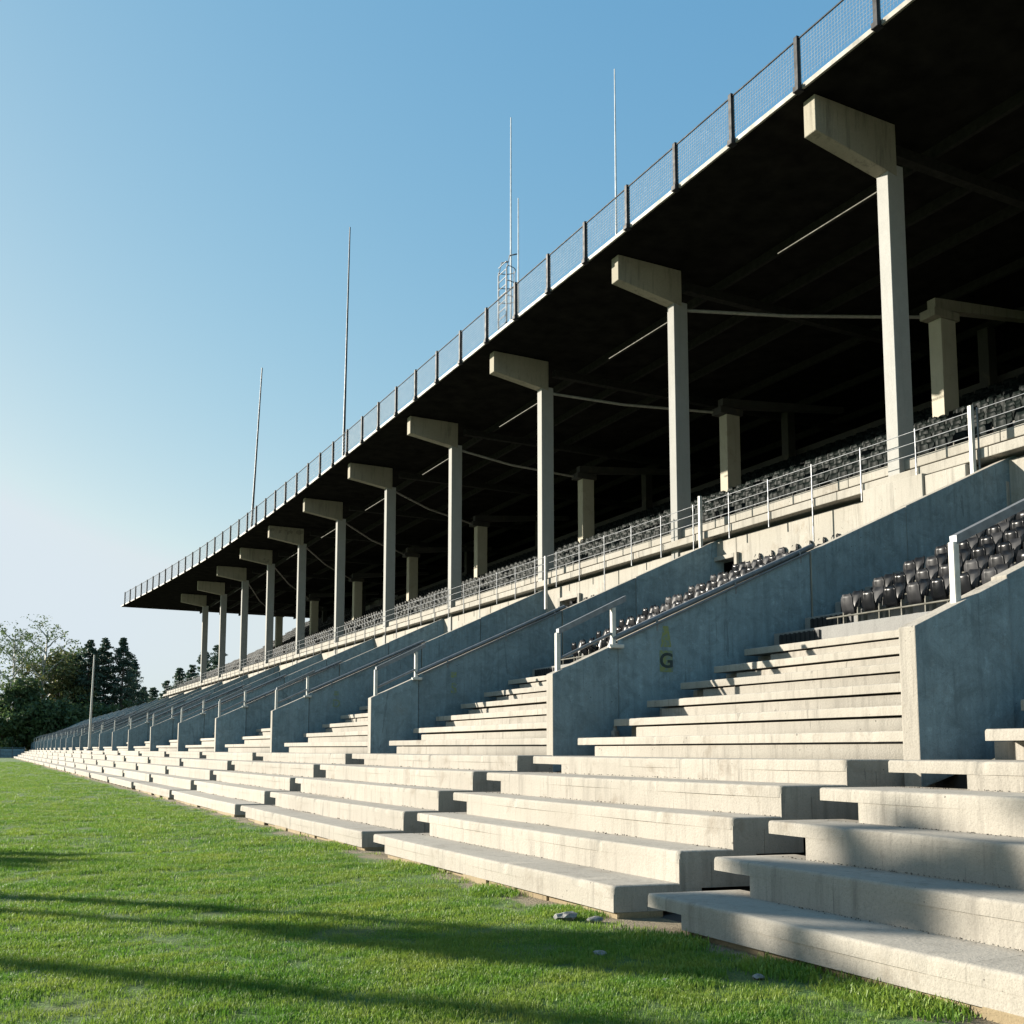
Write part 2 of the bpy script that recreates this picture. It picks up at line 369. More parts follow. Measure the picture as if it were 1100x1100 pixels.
for j, wy in enumerate(WALLS):
    root = empty('dividing_wall', SK(8.5, wy, 1.5))
    tag(root, WL.get(j, f'bare grey dividing wall with a handrail, {ORD[j]} wall from the near end' if j < NB-1 else 'last grey dividing wall at the far end of the stand'),
        'wall', 'concrete walls dividing the stand')
    L = Vector(SK(8.5, wy, 1.5))
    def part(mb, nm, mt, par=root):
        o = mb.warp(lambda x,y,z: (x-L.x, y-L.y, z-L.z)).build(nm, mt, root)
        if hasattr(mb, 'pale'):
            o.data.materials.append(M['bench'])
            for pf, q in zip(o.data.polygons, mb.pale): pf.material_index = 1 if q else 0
        if par is not root: o.parent = par
        return o
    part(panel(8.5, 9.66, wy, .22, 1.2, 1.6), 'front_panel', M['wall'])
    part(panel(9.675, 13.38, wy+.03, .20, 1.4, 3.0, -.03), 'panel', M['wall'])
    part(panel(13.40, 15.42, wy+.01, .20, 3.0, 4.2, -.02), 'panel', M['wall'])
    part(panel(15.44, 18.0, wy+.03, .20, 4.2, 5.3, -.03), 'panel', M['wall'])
    # handrail: raised loop at the front, low tube along the top
    h = MB()
    xa, xb = (9.10, 10.9) if j == 0 else (8.64, 9.63)
    yc = wy + .10
    w = .055
    def bar(xa, za, xb, zb, hw, hh):
        h.add([SK(xa,yc-hw,za-hh),SK(xa,yc+hw,za-hh),SK(xa,yc+hw,za+hh),SK(xa,yc-hw,za+hh),
               SK(xb,yc-hw,zb-hh),SK(xb,yc+hw,zb-hh),SK(xb,yc+hw,zb+hh),SK(xb,yc-hw,zb+hh)],
              [(0,3,2,1),(4,5,6,7),(0,1,5,4),(1,2,6,5),(2,3,7,6),(3,0,4,7)])
    bar(xa, WTOP(xa)+.66, xb+.22, WTOP(xb+.22)+.70, .045, .05)
    rail = part(h, 'handrail', M['steel'])
    for xx in (xa, xb):
        h = MB(); z0 = WTOP(xx)-.04
        h.bbox(xx-.035, xx+.035, yc-.04, yc+.04, z0, WTOP(xx)+.64, .008, 1)
        h.warp(SK)
        o = h.warp(lambda x,y,z: (x-L.x, y-L.y, z-L.z)).build('post', M['pale_paint'], rail)
    if j > 0:
        h = MB()
        h.tube([SK(xa+.04, yc, WTOP(xa)+.20), SK(9.6, yc, WTOP(9.6)+.20)], .026, 8)
        h.tube([SK(9.62, yc, WTOP(9.62)+.10), SK(13.5, yc, WTOP(13.5)+.085)], .05, 8)
        h.tube([SK(9.75, yc-.11, WTOP(9.75)+.02), SK(13.35, yc-.11, WTOP(13.35)+.02)], .018, 6)
        for xx in (10.4, 11.9, 13.2): h.tube([SK(xx, yc-.06, WTOP(xx)-.12), SK(xx, yc-.06, WTOP(xx)+.09)], .02, 6)
        part(h, 'low_rail', M['steel'])
        if j < 9:
            h = MB(); h.bbox(9.50, 9.72, wy-.10, wy+.06, WTOP(9.6)-.07, WTOP(9.6)+.0, .01, 1); h.warp(SK)
            part(h, 'rail_bracket', M['pale_paint'])
    if j in MARKS:
        d = MB(); xm, zm = 10.55, WTOP(10.55)-.72
        y = wy + .027
        if j == 1: d.box(xm-.12, xm+.12, y-.004, y+.004, zm-.19, zm+.19)
        if j == 1:
            d.add([(xm-.10,y,zm+.25),(xm+.10,y,zm+.25),(xm+.05,y,zm+.62),(xm-.05,y,zm+.62),
                   (xm-.10,y+.004,zm+.25),(xm+.10,y+.004,zm+.25),(xm+.05,y+.004,zm+.62),(xm-.05,y+.004,zm+.62)],
                  [(0,1,2,3),(4,7,6,5),(0,4,5,1),(1,5,6,2),(2,6,7,3),(3,7,4,0)])
        else: d.box(xm-.07, xm+.07, y-.004, y+.004, zm+.28, zm+.42)
        d.warp(SK)
        mk = d.warp(lambda x,y,z: (x-L.x, y-L.y, z-L.z)).build('painted_mark', M['yellow'], root)
        cu = bpy.data.curves.new('letter', 'FONT'); cu.body = MARKS[j]; cu.size = .36; cu.extrude = .002; cu.offset = .008
        cu.align_x = 'CENTER'; cu.align_y = 'CENTER'; cu.materials.append(M['inkd'] if j == 1 else M['yellow'])
        t = link('letter', cu, mk, Vector(SK(xm, wy+.017, zm)) - L); t.rotation_euler = (R(90), 0, math.atan(-K))

# ------------------------------------------------------------------ seats
def shell(w0, w1, h, curve, th, rows=5, cols=6):
    """a curved rounded plastic panel standing in the yz plane, front towards -x"""
    front, back = [], []
    for i in range(rows+1):
        v = i/rows
        wd = w0 + (w1-w0)*v
        if v > .75: wd *= math.sqrt(max(.2, 1-((v-.75)/.25)**2*.55))
        if v < .2: wd *= .84 + .8*v
        for k in range(cols+1):
            u = 2*k/cols-1
            x = -curve*(1-u*u)*-1 - .02*math.sin(v*math.pi)
            front.append((x, u*wd/2, v*h)); back.append((x+th, u*wd/2*.96, v*h))
    n = cols+1; N = len(front); fs = []
    for i in range(rows):
        for k in range(cols):
            a = i*n+k; fs.append((a, a+1, a+n+1, a+n)); fs.append((N+a, N+a+n, N+a+n+1, N+a+1))
    rim = [k for k in range(cols)] + [i*n+cols for i in range(rows)] + [rows*n+k for k in range(cols,0,-1)] + [i*n for i in range(rows,0,-1)]
    for q in range(len(rim)):
        a, b = rim[q], rim[(q+1)%len(rim)]; fs.append((a, N+a, N+b, b))
    return front+back, fs
def seat_parts(lo=False):
    r, c = (3, 3) if lo else (5, 6)
    bv, bf = shell(.37, .32, .40, .045, .022, r, c)
    back = MB(); a = R(14)
    back.add([(.30 + x*math.cos(a) + z*math.sin(a), y, .24 + z*math.cos(a)-x*math.sin(a)) for x,y,z in bv], bf, True)
    pv, pf = shell(.345, .30, .33, .035, .025, r, c)
    pan = MB(); a = R(-9)
    pan.add([(.22 + x*math.cos(a) + z*math.sin(a), y, .22 + z*math.cos(a)) for x,y,z in pv], pf, True)
    st = MB()
    for y in ((-.2,) if lo else (-.2, .2)):
        st.box(.24, .30, y-.014, y+.014, 0, .30); 
    if not lo:
        st.box(.20,.34,-.22,-.18,0,.02); st.box(.20,.34,.18,.22,0,.02)
    return back, pan, st
bk, pn, stn = seat_parts()
SEATM = {'low': [(bk.mesh('backrest', M['seat']), 'backrest'), (pn.mesh('seat_pan', M['seat']), 'seat_pan'), (stn.mesh('stanchion', M['purlin2']), 'stanchion')]}
SEATM['up'] = [(SEATM['low'][0][0].copy(), 'backrest'), (SEATM['low'][1][0].copy(), 'seat_pan'), (SEATM['low'][2][0], 'stanchion')]
for q in (0, 1): SEATM['up'][q][0].materials[0] = M['seat_up']
UPX = lambda k: 18.55 + .85*k
UPZ = lambda k: 8.02 + .43*k if k <= 10 else 12.32 + .55*(k-10)
CAM = Vector((0,0,1.6))
YAW = math.atan(570*math.cos(R(6))/1100)
def to_px(p):
    fx, fy = math.sin(YAW), math.cos(YAW); d = p - CAM; w = d.x*fx + d.y*fy
    return 550 + 1100*(d.x*fy - d.y*fx)/w if w > 0 else -1e9, w
def hidden(p):
    """behind a dividing wall as seen from the photographer's place"""
    d = p - CAM
    for wy in WALLS:
        l = (wy + K*8.5)/(d.y + K*d.x)
        if 0 < l < 1:
            q = CAM + d*l
            if 8.5 < q.x < 18 and q.z < WTOP(q.x): return True
    return False
seats = []        # (visible?, distance, kind, row, bay, position, yaw)
for j in range(0, 14):
    y0 = WALLS[j-1] if j else -1.5
    for k in range(NROW, NROW+NSEAT):
        y = y0 + .55
        while y < WALLS[j]-1.45:
            p = Vector(SK(UX(k)+.12, y, UZ(k)))
            seats.append(('low', k-NROW, j, p)); y += .46
ROWS_UP = 11
y = 3.0
while y < 117.5:
    for k in range(ROWS_UP + (6 if y > 88 else 0)):
        seats.append(('up', k, int((y-3)//8), Vector((UPX(k)+.12, y + .13*(k%2), UPZ(k)))))
    y += .50
vis = []; rest = []
for s_ in seats:
    top = s_[3] + Vector((.3,0,.62)); px, w = to_px(top)
    ok = (-10 < px < 1108) and not hidden(top)
    (vis if ok else rest).append((w, s_))
vis.sort(key=lambda q: q[0])
single, mass = vis[:300], vis[300:] + rest
cnt = {}
proto = {}
def ordn(i):
    tens = ['', '', 'twenty', 'thirty', 'forty', 'fifty', 'sixty', 'seventy', 'eighty', 'ninety']
    if i < 19: return ORD[i]
    n = i+1; return tens[n//10] + '-' + ORD[n%10-1] if n % 10 else tens[n//10][:-1] + 'ieth'
place = {}
for w, (kind, k, j, p) in single: place.setdefault((kind, k, j if kind == 'low' else 0), []).append(p.y)
for q in place: place[q].sort(reverse=q[0] == 'low')
def seat_label(kind, k, j, y):
    i = place[(kind, k, j if kind == 'low' else 0)].index(y)
    if kind == 'low': return f'{ordn(i)} black seat from left in {ORD[k]} row, {bayname(j)}'
    return f'{ordn(i)} dark seat from the right in {ORD[k]} row behind the upper guard rail'
for w, (kind, k, j, p) in single:
    if kind not in proto:
        r = empty('tip_up_seat', p); proto[kind] = r
        for me, nm in SEATM[kind]: link(nm, me, r)
    else:
        r = copy_tree(proto[kind]); r.location = p
    r.rotation_euler.z = (math.atan(-K) if kind == 'low' else 0) + random.uniform(-.03,.03)
    r.rotation_euler.y = random.uniform(-.025,.025)
    if random.random() < .03:              # a pan that has dropped
        for ch in r.children:
            if ch.name.startswith('seat_pan'):
                q = Matrix.Rotation(R(-random.uniform(25,70)), 4, 'Y'); pv_ = Matrix.Translation((.24,0,.26))
                ch.matrix_local = pv_ @ q @ pv_.inverted()
    tag(r, seat_label(kind, k, j, p.y), 'seat', 'black seats of the lower terrace rows' if kind == 'low' else 'dark seats under the roof')
# all the others: one mass
lob, lop, los = seat_parts(True)
def mass_obj(which, mbs, nm, mat):
    b = MB()
    for w, (kind, k, j, p) in mass:
        if not ((kind == 'low') == (which == 'low')): continue
        if kind == 'low' and hidden(p + Vector((.3,0,.62))) and j > 3 : continue
        a = math.atan(-K) if kind == 'low' else 0; ca, sa = math.cos(a), math.sin(a)
        for mb in mbs:
            o = len(b.v)
            b.v += [(p.x + x*ca - y*sa, p.y + x*sa + y*ca, p.z + z) for x,y,z in mb.v]
            b.f += [tuple(i+o for i in f) for f in mb.f]; b.smooth += mb.smooth
    me = bpy.data.meshes.new(nm); me.from_pydata(b.v, [], b.f); me.polygons.foreach_set('use_smooth', b.smooth)
    me.materials.append(mat); return me
b = MB()
root_mass = None
me = bpy.data.meshes.new('seat_mass'); vv = []; ff = []; mi = []; sm = []
for w, (kind, k, j, p) in mass:
    if kind == 'low' and j > 3 and hidden(p + Vector((.3,0,.62))): continue
    a = math.atan(-K) if kind == 'low' else 0; ca, sa = math.cos(a), math.sin(a)
    for mb, m_ in ((lob, 0 if kind == 'low' else 1), (lop, 0 if kind == 'low' else 1), (los, 2)):
        o = len(vv); tz = random.uniform(-.02,.02)
        vv += [(p.x + x*ca - y*sa, p.y + x*sa + y*ca, p.z + z + tz*(z>.1)) for x,y,z in mb.v]
        ff += [tuple(i+o for i in f) for f in mb.f]; mi += [m_]*len(mb.f); sm += mb.smooth
me.from_pydata(vv, [], ff); me.polygons.foreach_set('use_smooth', sm)
for m_ in (M['seat'], M['seat_up'], M['purlin2']): me.materials.append(m_)
me.polygons.foreach_set('material_index', mi)
o = link('seat_rows', me); tag(o, 'mass of dark tip-up seats in long rows farther along the stand', 'seats', kind='stuff')

# ------------------------------------------------------------------ the covered grandstand
G = empty('covered_grandstand', (18, 15.9, 7.4)); GL = Vector((18, 15.9, 7.4))
tag(G, 'covered concrete grandstand with cantilevered flat roof on pale columns', 'grandstand')
def gp(mb, nm, mat, par=None, kind=None):
    o = mb.warp(lambda x,y,z: (x-GL.x, y-GL.y, z-GL.z)).build(nm, mat, par or G)
    if kind: o['kind'] = kind
    return o
EDGE = [(-14,15.3),(20,15.3),(46,15.3),(56,15.26),(64,15.12),(70,14.95),(76,14.7),(82,14.35),(88,13.9),(94,13.4),(100,12.85),(105,12.35),(109.5,11.9)]
def edge_x(y):
    for (a,xa),(c,xc) in zip(EDGE, EDGE[1:]):
        if a <= y <= c: return xa + (xc-xa)*(y-a)/(c-a)
    return EDGE[-1][1] if y > 109 else EDGE[0][1]
ZS, ZR = 15.95, 16.06
XB = 36.0
# roof: soffit skin and deck
def strip(x_in, z0, z1, x_out=XB):
    b = MB(); n = len(EDGE); vs = []
    for (y, x) in EDGE: vs += [(x+x_in,y,z0),(x_out,y,z0),(x_out,y,z1),(x+x_in,y,z1)]
    fs = []
    for i in range(n-1):
        a, c = 4*i, 4*i+4
        for q in range(4): fs.append((a+q, a+(q+1)%4, c+(q+1)%4, c+q))
    fs += [(3,2,1,0), (4*n-4,4*n-3,4*n-2,4*n-1)]
    b.add(vs, fs); return b
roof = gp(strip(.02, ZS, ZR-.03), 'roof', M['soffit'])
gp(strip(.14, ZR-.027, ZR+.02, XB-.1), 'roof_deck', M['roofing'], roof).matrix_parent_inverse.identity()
b = MB(); vs = []
for (y, x) in EDGE: vs += [(x-.04,y,ZS+.02),(x+.018,y,ZS+.02),(x+.018,y,ZR+.02),(x-.04,y,ZR+.02)]
fs = []
for i in range(len(EDGE)-1):
    a, c = 4*i, 4*i+4
    for q in range(4): fs.append((a+q, a+(q+1)%4, c+(q+1)%4, c+q))
n = len(EDGE); fs += [(3,2,1,0), (4*n-4,4*n-3,4*n-2,4*n-1)]
b.add(vs, fs); b.box(EDGE[-1][1]+.02, XB, 109.51, 109.56, ZS+.02, ZR+.02)
gp(b, 'fascia', M['fascia'], roof)
# end and edge ribs under the roof, purlins
b = MB()
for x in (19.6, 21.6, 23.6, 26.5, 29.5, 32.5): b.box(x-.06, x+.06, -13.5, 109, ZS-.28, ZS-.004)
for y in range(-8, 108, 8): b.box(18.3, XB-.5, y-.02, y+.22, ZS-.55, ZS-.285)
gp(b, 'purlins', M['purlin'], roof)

COLY = [15.9+8.16*i for i in range(-2, 11)]
for y in COLY:
    if y < 5: continue
    b = MB(); b.bbox(17.75, 18.25, y-.17, y+.17, 6.1, ZS-1.0, .012, 1)
    c = gp(b, 'column', M['column'])
    first = y == COLY[2]; ex = 15.58 if first else 15.78
    h0, h1 = (.86, 1.22) if first else (.78, 1.08)
    prof = [(ex, ZS-.02), (ex, ZS-h0), (17.74, ZS-h1), (18.04, ZS-h1-.06), (18.04, ZS-.02)]
    b = MB(); bm = bmesh.new()
    vs = [bm.verts.new((p[0], y-.18, p[1])) for p in prof] + [bm.verts.new((p[0], y+.18, p[1])) for p in prof]
    n = len(prof); bm.faces.new(vs[:n]); bm.faces.new(vs[:n-1:-1])
    for i in range(n): bm.faces.new((vs[i], vs[i+n], vs[(i+1)%n+n], vs[(i+1)%n]))
    bmesh.ops.bevel(bm, geom=list(bm.edges), offset=.012, segments=1, affect='EDGES'); bm.verts.index_update()
    b.add([v.co for v in bm.verts], [[v.index for v in f.verts] for f in bm.faces]); bm.free()
    gp(b, 'bracket', M['bracket'], c)
    if y == COLY[2]:
        b = MB(); b.bbox(17.42, 18.2, y-1.05, y+.62, 5.6, 7.42, .015, 1); gp(b, 'pedestal', M['white'])
        b = MB(); b.bbox(17.45, 18.2, y-2.1, y-1.08, 5.6, 7.36, .015, 1); gp(b, 'pedestal', M['white'])
INNER = [19.8, 29.4, 39.7, 51.0, 61.3, 72.3, 83.5, 95.0]
for i, y in enumerate(INNER):
    zb = UPZ((24-18.55)/.85)-.5
    b = MB(); b.bbox(24.0, 24.62, y-.22, y+.22, zb, 14.0, .012, 1)
    c = gp(b, 'rear_column', M['rearcol'])
    b = MB(); b.bbox(23.7, 24.75, y-.27, y+.27, 14.0, 14.25, .012, 1)
    b.add([(23.9,y-.14,14.25),(23.9,y+.14,14.25),(30,y+.14,15.0),(30,y-.14,15.0),(23.9,y-.14,14.6),(23.9,y+.14,14.6),(30,y+.14,15.2),(30,y-.14,15.2)],
          [(0,1,2,3),(4,7,6,5),(0,4,5,1),(1,5,6,2),(2,6,7,3),(3,7,4,0)])
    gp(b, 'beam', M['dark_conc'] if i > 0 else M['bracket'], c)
    yc = COLY[2] + 8.16*(i+1)
    if yc < 100:
        b = MB(); b.tube([(18.2, yc-.1, 14.75), (20.6, (yc*.55+y*.45), 14.35), (24.0, y+.1, 14.12)], .05, 6)
        gp(b, 'tie_rod', M['tie'])
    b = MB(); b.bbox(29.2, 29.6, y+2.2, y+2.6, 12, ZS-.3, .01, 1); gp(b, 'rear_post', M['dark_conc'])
for y in COLY:
    if 5 < y < 95:
        b = MB(); b.tube([(17.95, y+.1, ZS-1.42), (17.95, y+3.7, ZS-1.42)], .018, 6); gp(b, 'edge_rod', M['purlin2'])

# front wall with doorways, two ledges, terrace and back wall
YEND = 118.0
b = MB(); yy = -3.0
doors = []
for y in COLY: doors.append((y-2.7, y-1.5))
for (d0, d1) in doors + [(YEND, YEND)]:
    if d0 > yy: b.bbox(17.80, 18.15, yy, min(d0, YEND), 4.9, 7.30, .01, 1)
    if d1 > d0: b.bbox(17.80, 18.15, d0+.004, d1-.004, 6.75, 7.30, .01, 1)
    yy = max(yy, d1)
fw = gp(b, 'front_wall', M['white'])
for (d0, d1) in doors:
    if d0 < 3: continue
    b = MB()
    for (a, c) in ((d0-.12, d0), (d1, d1+.12)): b.bbox(17.70, 17.80, a, c, 4.9, 6.86, .008, 1)
    b.bbox(17.70, 17.80, d0+.003, d1-.003, 6.74, 6.86, .008, 1); gp(b, 'door_frame', M['white'], fw)
b = MB(); yy = -3.0; q = 0
while yy < YEND-.1:                      # precast lengths
    e = min(yy+4.08, YEND); rs = random.Random(q)
    b.bbox(17.52, 18.75, yy, e-.012, 7.40+rs.uniform(-.01,.01), 7.60, .02, 2); yy = e; q += 1
gp(b, 'ledge', M['white'])
b = MB(); yy = -3.0
while yy < YEND-.1:
    e = min(yy+4.08, YEND); rs = random.Random(q)
    b.bbox(17.90, 19.0, yy, e-.012, 7.75+rs.uniform(-.01,.01), 7.98, .02, 2); yy = e; q += 1
gp(b, 'ledge', M['white'])
b = MB()
for k in range(ROWS_UP):
    b.box(UPX(k), UPX(k)+.95, -3.0, YEND, UPZ(k)-.5, UPZ(k)+.0)
for k in range(ROWS_UP, ROWS_UP+6):
    b.box(UPX(k), UPX(k)+.95, 87, YEND, UPZ(k)-.5, UPZ(k)+.0)
b.box(UPX(ROWS_UP), 35.5, -3.0, 86.9, UPZ(ROWS_UP)-.9, UPZ(ROWS_UP)-.4)
gp(b, 'seat_steps', M['terrace'])
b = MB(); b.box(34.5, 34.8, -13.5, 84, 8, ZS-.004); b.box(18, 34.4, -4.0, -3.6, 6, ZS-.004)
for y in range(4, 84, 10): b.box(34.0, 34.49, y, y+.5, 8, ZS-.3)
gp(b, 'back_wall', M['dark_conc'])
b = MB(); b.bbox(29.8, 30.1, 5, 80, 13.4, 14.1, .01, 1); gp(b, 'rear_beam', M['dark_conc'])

# guard rail before the upper seats
rt_ = empty('guard_railing', (17.62, 2, 7.0)); GRL = Vector((17.62,2,7.0))
tag(rt_, 'thin steel guard railing along the white ledge below the upper seats', 'railing')
q = 0; yy = 4.2
while yy < 116 and q < 75:
    b = MB(); low = 6.55 if q % 3 == 0 else 7.2
    b.bbox(17.47, 17.50, yy-.014, yy+.014, low, 8.45, .004, 1)
    o = b.warp(lambda x,y,z: (x-GRL.x,y-GRL.y,z-GRL.z)).build('post', M['steel'], rt_)
    yy += 1.55; q += 1
b = MB()
for z in (8.40, 8.15, 7.9): b.tube([(17.485, 4.2, z), (17.485, 60, z), (17.485, 116, z)], .0095, 6)
b.warp(lambda x,y,z: (x-GRL.x,y-GRL.y,z-GRL.z)).build('rail', M['steel'], rt_)
for y, h in ((13.6, 9.0), (22.4, 9.1), (31.2, 8.9)):
    b = MB(); b.bbox(-.045,.045,-.045,.045,0,h-7.0,.008,1)
    o = b.build('steel_post', M['pale_paint'], None, (17.42, y, 7.0-.5))
    tag(o, {13.6:'stout pale post right of the nearest column', 22.4:'stout pale post right of the second nearest column', 31.2:'stout pale post right of the third nearest column'}[y], 'post', 'stout posts at the ledge')

# ------------------------------------------------------------------ roof-edge railing
rr = empty('roof_railing', (15.2, 12, ZR)); RL = Vector((15.2,12,ZR))
tag(rr, 'wire mesh railing with dark posts along the roof edge', 'railing')
ys = []; y = 6.9
while y < 109.4: ys.append(y); y += 2.24
for y in ys:
    x = edge_x(y)-.06; b = MB()
    b.bbox(x-.055, x+.055, y-.06, y+.06, ZS+.03, ZR+1.17, .01, 1); b.bbox(x-.09, x+.09, y-.09, y+.09, ZS-.02, ZS+.12, .01, 1)
    b.warp(lambda x,y,z: (x-RL.x,y-RL.y,z-RL.z)).build('post', M['dark_steel'], rr)
b = MB(); b.tube([(edge_x(y)-.06, y, ZR+1.1) for y in ys], .022, 6)
b.warp(lambda x,y,z: (x-RL.x,y-RL.y,z-RL.z)).build('top_rail', M['dark_steel'], rr)
for a, c in zip(ys, ys[1:]):
    b = MB(); xa, xc = edge_x(a)-.06, edge_x(c)-.06; t = .0026 if a < 40 else .0035
    def P(u, z): return (xa+(xc-xa)*u, a+(c-a)*u, z)
    st = .085 if a < 45 else .17
    n = int(2.24/st)
    for q in range(1, n):
        u = q/n; p0, p1 = P(u, ZR+.06), P(u, ZR+1.09)
        b.add([(p0[0],p0[1]-t,p0[2]),(p0[0],p0[1]+t,p0[2]),(p1[0],p1[1]+t,p1[2]),(p1[0],p1[1]-t,p1[2]),
               (p0[0]+2*t,p0[1]-t,p0[2]),(p0[0]+2*t,p0[1]+t,p0[2]),(p1[0]+2*t,p1[1]+t,p1[2]),(p1[0]+2*t,p1[1]-t,p1[2])],
              [(0,1,2,3),(4,7,6,5),(0,4,5,1),(1,5,6,2),(2,6,7,3),(3,7,4,0)])
    for q in range(1, int(1.02/st)):
        z = ZR+.06+q*st; p0, p1 = P(.03, z), P(.97, z)
        b.add([(p0[0],p0[1],z-t),(p0[0],p0[1],z+t),(p1[0],p1[1],z+t),(p1[0],p1[1],z-t),
               (p0[0]+2*t,p0[1],z-t),(p0[0]+2*t,p0[1],z+t),(p1[0]+2*t,p1[1],z+t),(p1[0]+2*t,p1[1],z-t)],
              [(0,1,2,3),(4,7,6,5),(0,4,5,1),(1,5,6,2),(2,6,7,3),(3,7,4,0)])
    b.warp(lambda x,y,z: (x-RL.x,y-RL.y,z-RL.z)).build('wire_mesh', M['wire'], rr)

# masts and ladder on the roof
def mast(x, y, h, r0, r1, mat, label, lean=(0,0), cat='mast'):
    root = empty('mast', (x, y, ZR+.02))
    b = MB(); b.tube([(0,0,0),(lean[0]*.4,lean[1]*.4,h*.4),(lean[0],lean[1],h)], r0, 8, r1); b.build('pole', M[mat], root)
    b = MB(); b.bbox(-.16,.16,-.16,.16,0,.05,.01,1); b.tube([(0,0,.05),(0,0,.45)], r0*1.7, 8); b.build('base_plate', M[mat], root)
    tag(root, label, cat, 'thin masts on the grandstand roof')
mast(16.6, 52.1, 14.0, .085, .035, 'mast_dark', 'tallest dark mast on the roof, left of the white ones', (.0,-.5))
mast(16.6, 73.6, 13.0, .10, .045, 'mast_dark', 'dark leaning mast farthest along the roof, leftmost', (.15,-1.6))
mast(16.6, 32.3, 9.2, .045, .022, 'mast_white', 'tall white mast beside the ladder frame on the roof')
mast(16.6, 31.7, 5.7, .035, .02, 'mast_white', 'shorter white mast just right of the ladder frame')
mast(16.6, 25.2, 6.7, .045, .018, 'mast_white', 'lone white mast nearest the camera on the roof')
root = empty('roof_ladder', (15.75, 31.3, ZR+.02)); 
tag(root, 'grey caged access ladder standing behind the roof railing', 'ladder')
for y in (-.32, .32):
    b = MB(); b.tube([(0,y,0),(0,y,2.5),(.12,y,3.0),(.4,y,3.12)], .028, 6); b.build('stile', M['steel'], root)
b = MB()
for q in range(10): b.tube([(0,-.32,.25+q*.28),(0,.32,.25+q*.28)], .016, 6)
b.build('rungs', M['steel'], root)
b = MB()
for z in (1.5, 2.05, 2.6): b.tube([(0+.5*math.sin(t), .36*math.cos(t), z) for t in [math.pi*i/10 for i in range(11)]], .016, 6)
for t in (.6, 1.57, 2.5): b.tube([(.5*math.sin(t), .36*math.cos(t), 1.5), (.5*math.sin(t), .36*math.cos(t), 2.6)], .012, 6)
b.build('cage', M['steel'], root)
# thin pole standing on the steps far along
root = empty('flag_pole', SK(8.15, 94.5, 1.5)); b = MB(); b.tube([(0,0,0),(.05,0,4),(.12,0,8.2)], .10, 8, .06); b.build('pole', M['pale_paint'], root)
b = MB(); b.bbox(-.2,.2,-.2,.2,0,.12,.02,1); b.build('base_plate', M['steel'], root)
tag(root, 'lone pale pole standing on the steps before the dark trees', 'pole')

# ------------------------------------------------------------------ ground
t = NT('lawn_turf')
big = t.noise(.22, 4, .6); mid = t.noise(1.6, 5, .65); fi = t.noise(45, 3, .7)
strk = t.noise(1, 5, .65, t.pos((.7,2.2,1)))
c = t.mix(t.ramp(big, [(.35,0),(.65,1)]), (.06,.15,.018), (.095,.19,.024))
c = t.mix(t.ramp(strk, [(.42,.0),(.68,.7)]), c, (.14,.15,.045))
c = t.mix(t.ramp(fi, [(.35,.6),(.6,0)]), c, (.03,.06,.012))
dry = t.noise(.5, 6, .7)
c = t.mix(t.ramp(dry, [(.60,0),(.74,.55)]), c, (.19,.17,.07))
sx = t.n('ShaderNodeSeparateXYZ', {0: t.pos()})
wob = t.math('MULTIPLY', t.math('SUBTRACT', t.noise(1.7, 5, .7), .5), 1.1)
edge = t.ramp(t.math('ADD', t.math('MULTIPLY', t.math('SUBTRACT', t.math('ADD', sx.outputs[0], wob), 5.08), 3.0), .0), [(.0,0),(.5,1)])
c = t.mix(edge, c, t.mix(t.noise(9,5,.7), (.16,.125,.075), (.30,.255,.17)))
t.base(c); t.set(Roughness=.95)
t.bump(t.math('ADD', fi, t.math('MULTIPLY', mid, 1.6)), .8, .06)
M['turf'] = t.m
b = MB(); nx, ny = 30, 60
def gx(i): return -30 + 36*i/nx
# one sheet: fine near the camera, coarse far out
xs = [-1500,-400,-120,-60] + [-30+1.0*i for i in range(37)] + [12,40,120,400,1500]
ysv = [-300,-60] + [-10+1.0*i for i in range(60)] + [60,80,110,150,200,260,400,900,2500]
vs = []
for y in ysv:
    for x in xs:
        z = 0
        if -30 <= x <= 5.2 and -10 <= y <= 55: z = .035*mnoise.noise(Vector((x*.35,y*.35,0))) + .015*mnoise.noise(Vector((x*1.1,y*1.1,3)))
        vs.append((x,y,z))
W = len(xs)
b.add(vs, [(r*W+q, r*W+q+1, (r+1)*W+q+1, (r+1)*W+q) for r in range(len(ysv)-1) for q in range(W-1)], True)
o = b.build('lawn', M['turf']); tag(o, kind='structure')

def gz(x, y):
    if -30 <= x <= 5.2 and -10 <= y <= 55: return .035*mnoise.noise(Vector((x*.35,y*.35,0))) + .015*mnoise.noise(Vector((x*1.1,y*1.1,3)))
    return 0
# grass: three tufts of blades scattered by a geometry-node modifier
def tuft(seed, nb, rad, hh):
    rs = random.Random(seed); b = MB()
    for _ in range(nb):
        a, r = rs.uniform(0,6.28), rad*math.sqrt(rs.random()); x, y = r*math.cos(a), r*math.sin(a)
        h = hh*rs.uniform(.5,1.15); d = rs.uniform(0,6.28); ln = h*rs.uniform(.2,.9); w = rs.uniform(.0017,.0032)
        px, py = -math.sin(d)*w, math.cos(d)*w; dx, dy = math.cos(d)*ln, math.sin(d)*ln
        b.add([(x-px,y-py,-.01),(x+px,y+py,-.01),(x+px*.8+dx*.4,y+py*.8+dy*.4,h*.65),(x-px*.8+dx*.4,y-py*.8+dy*.4,h*.65),(x+dx,y+dy,h)],
              [(0,1,2,3),(3,2,4)])
    me = bpy.data.meshes.new('grass_tuft'); me.from_pydata(b.v, [], b.f); me.materials.append(M['blade'])
    return bpy.data.objects.new('grass_tuft', me)
tufts = [tuft(1, 72, .13, .029), tuft(2, 72, .13, .024), tuft(3, 66, .12, .034)]
pts, scl = [], []
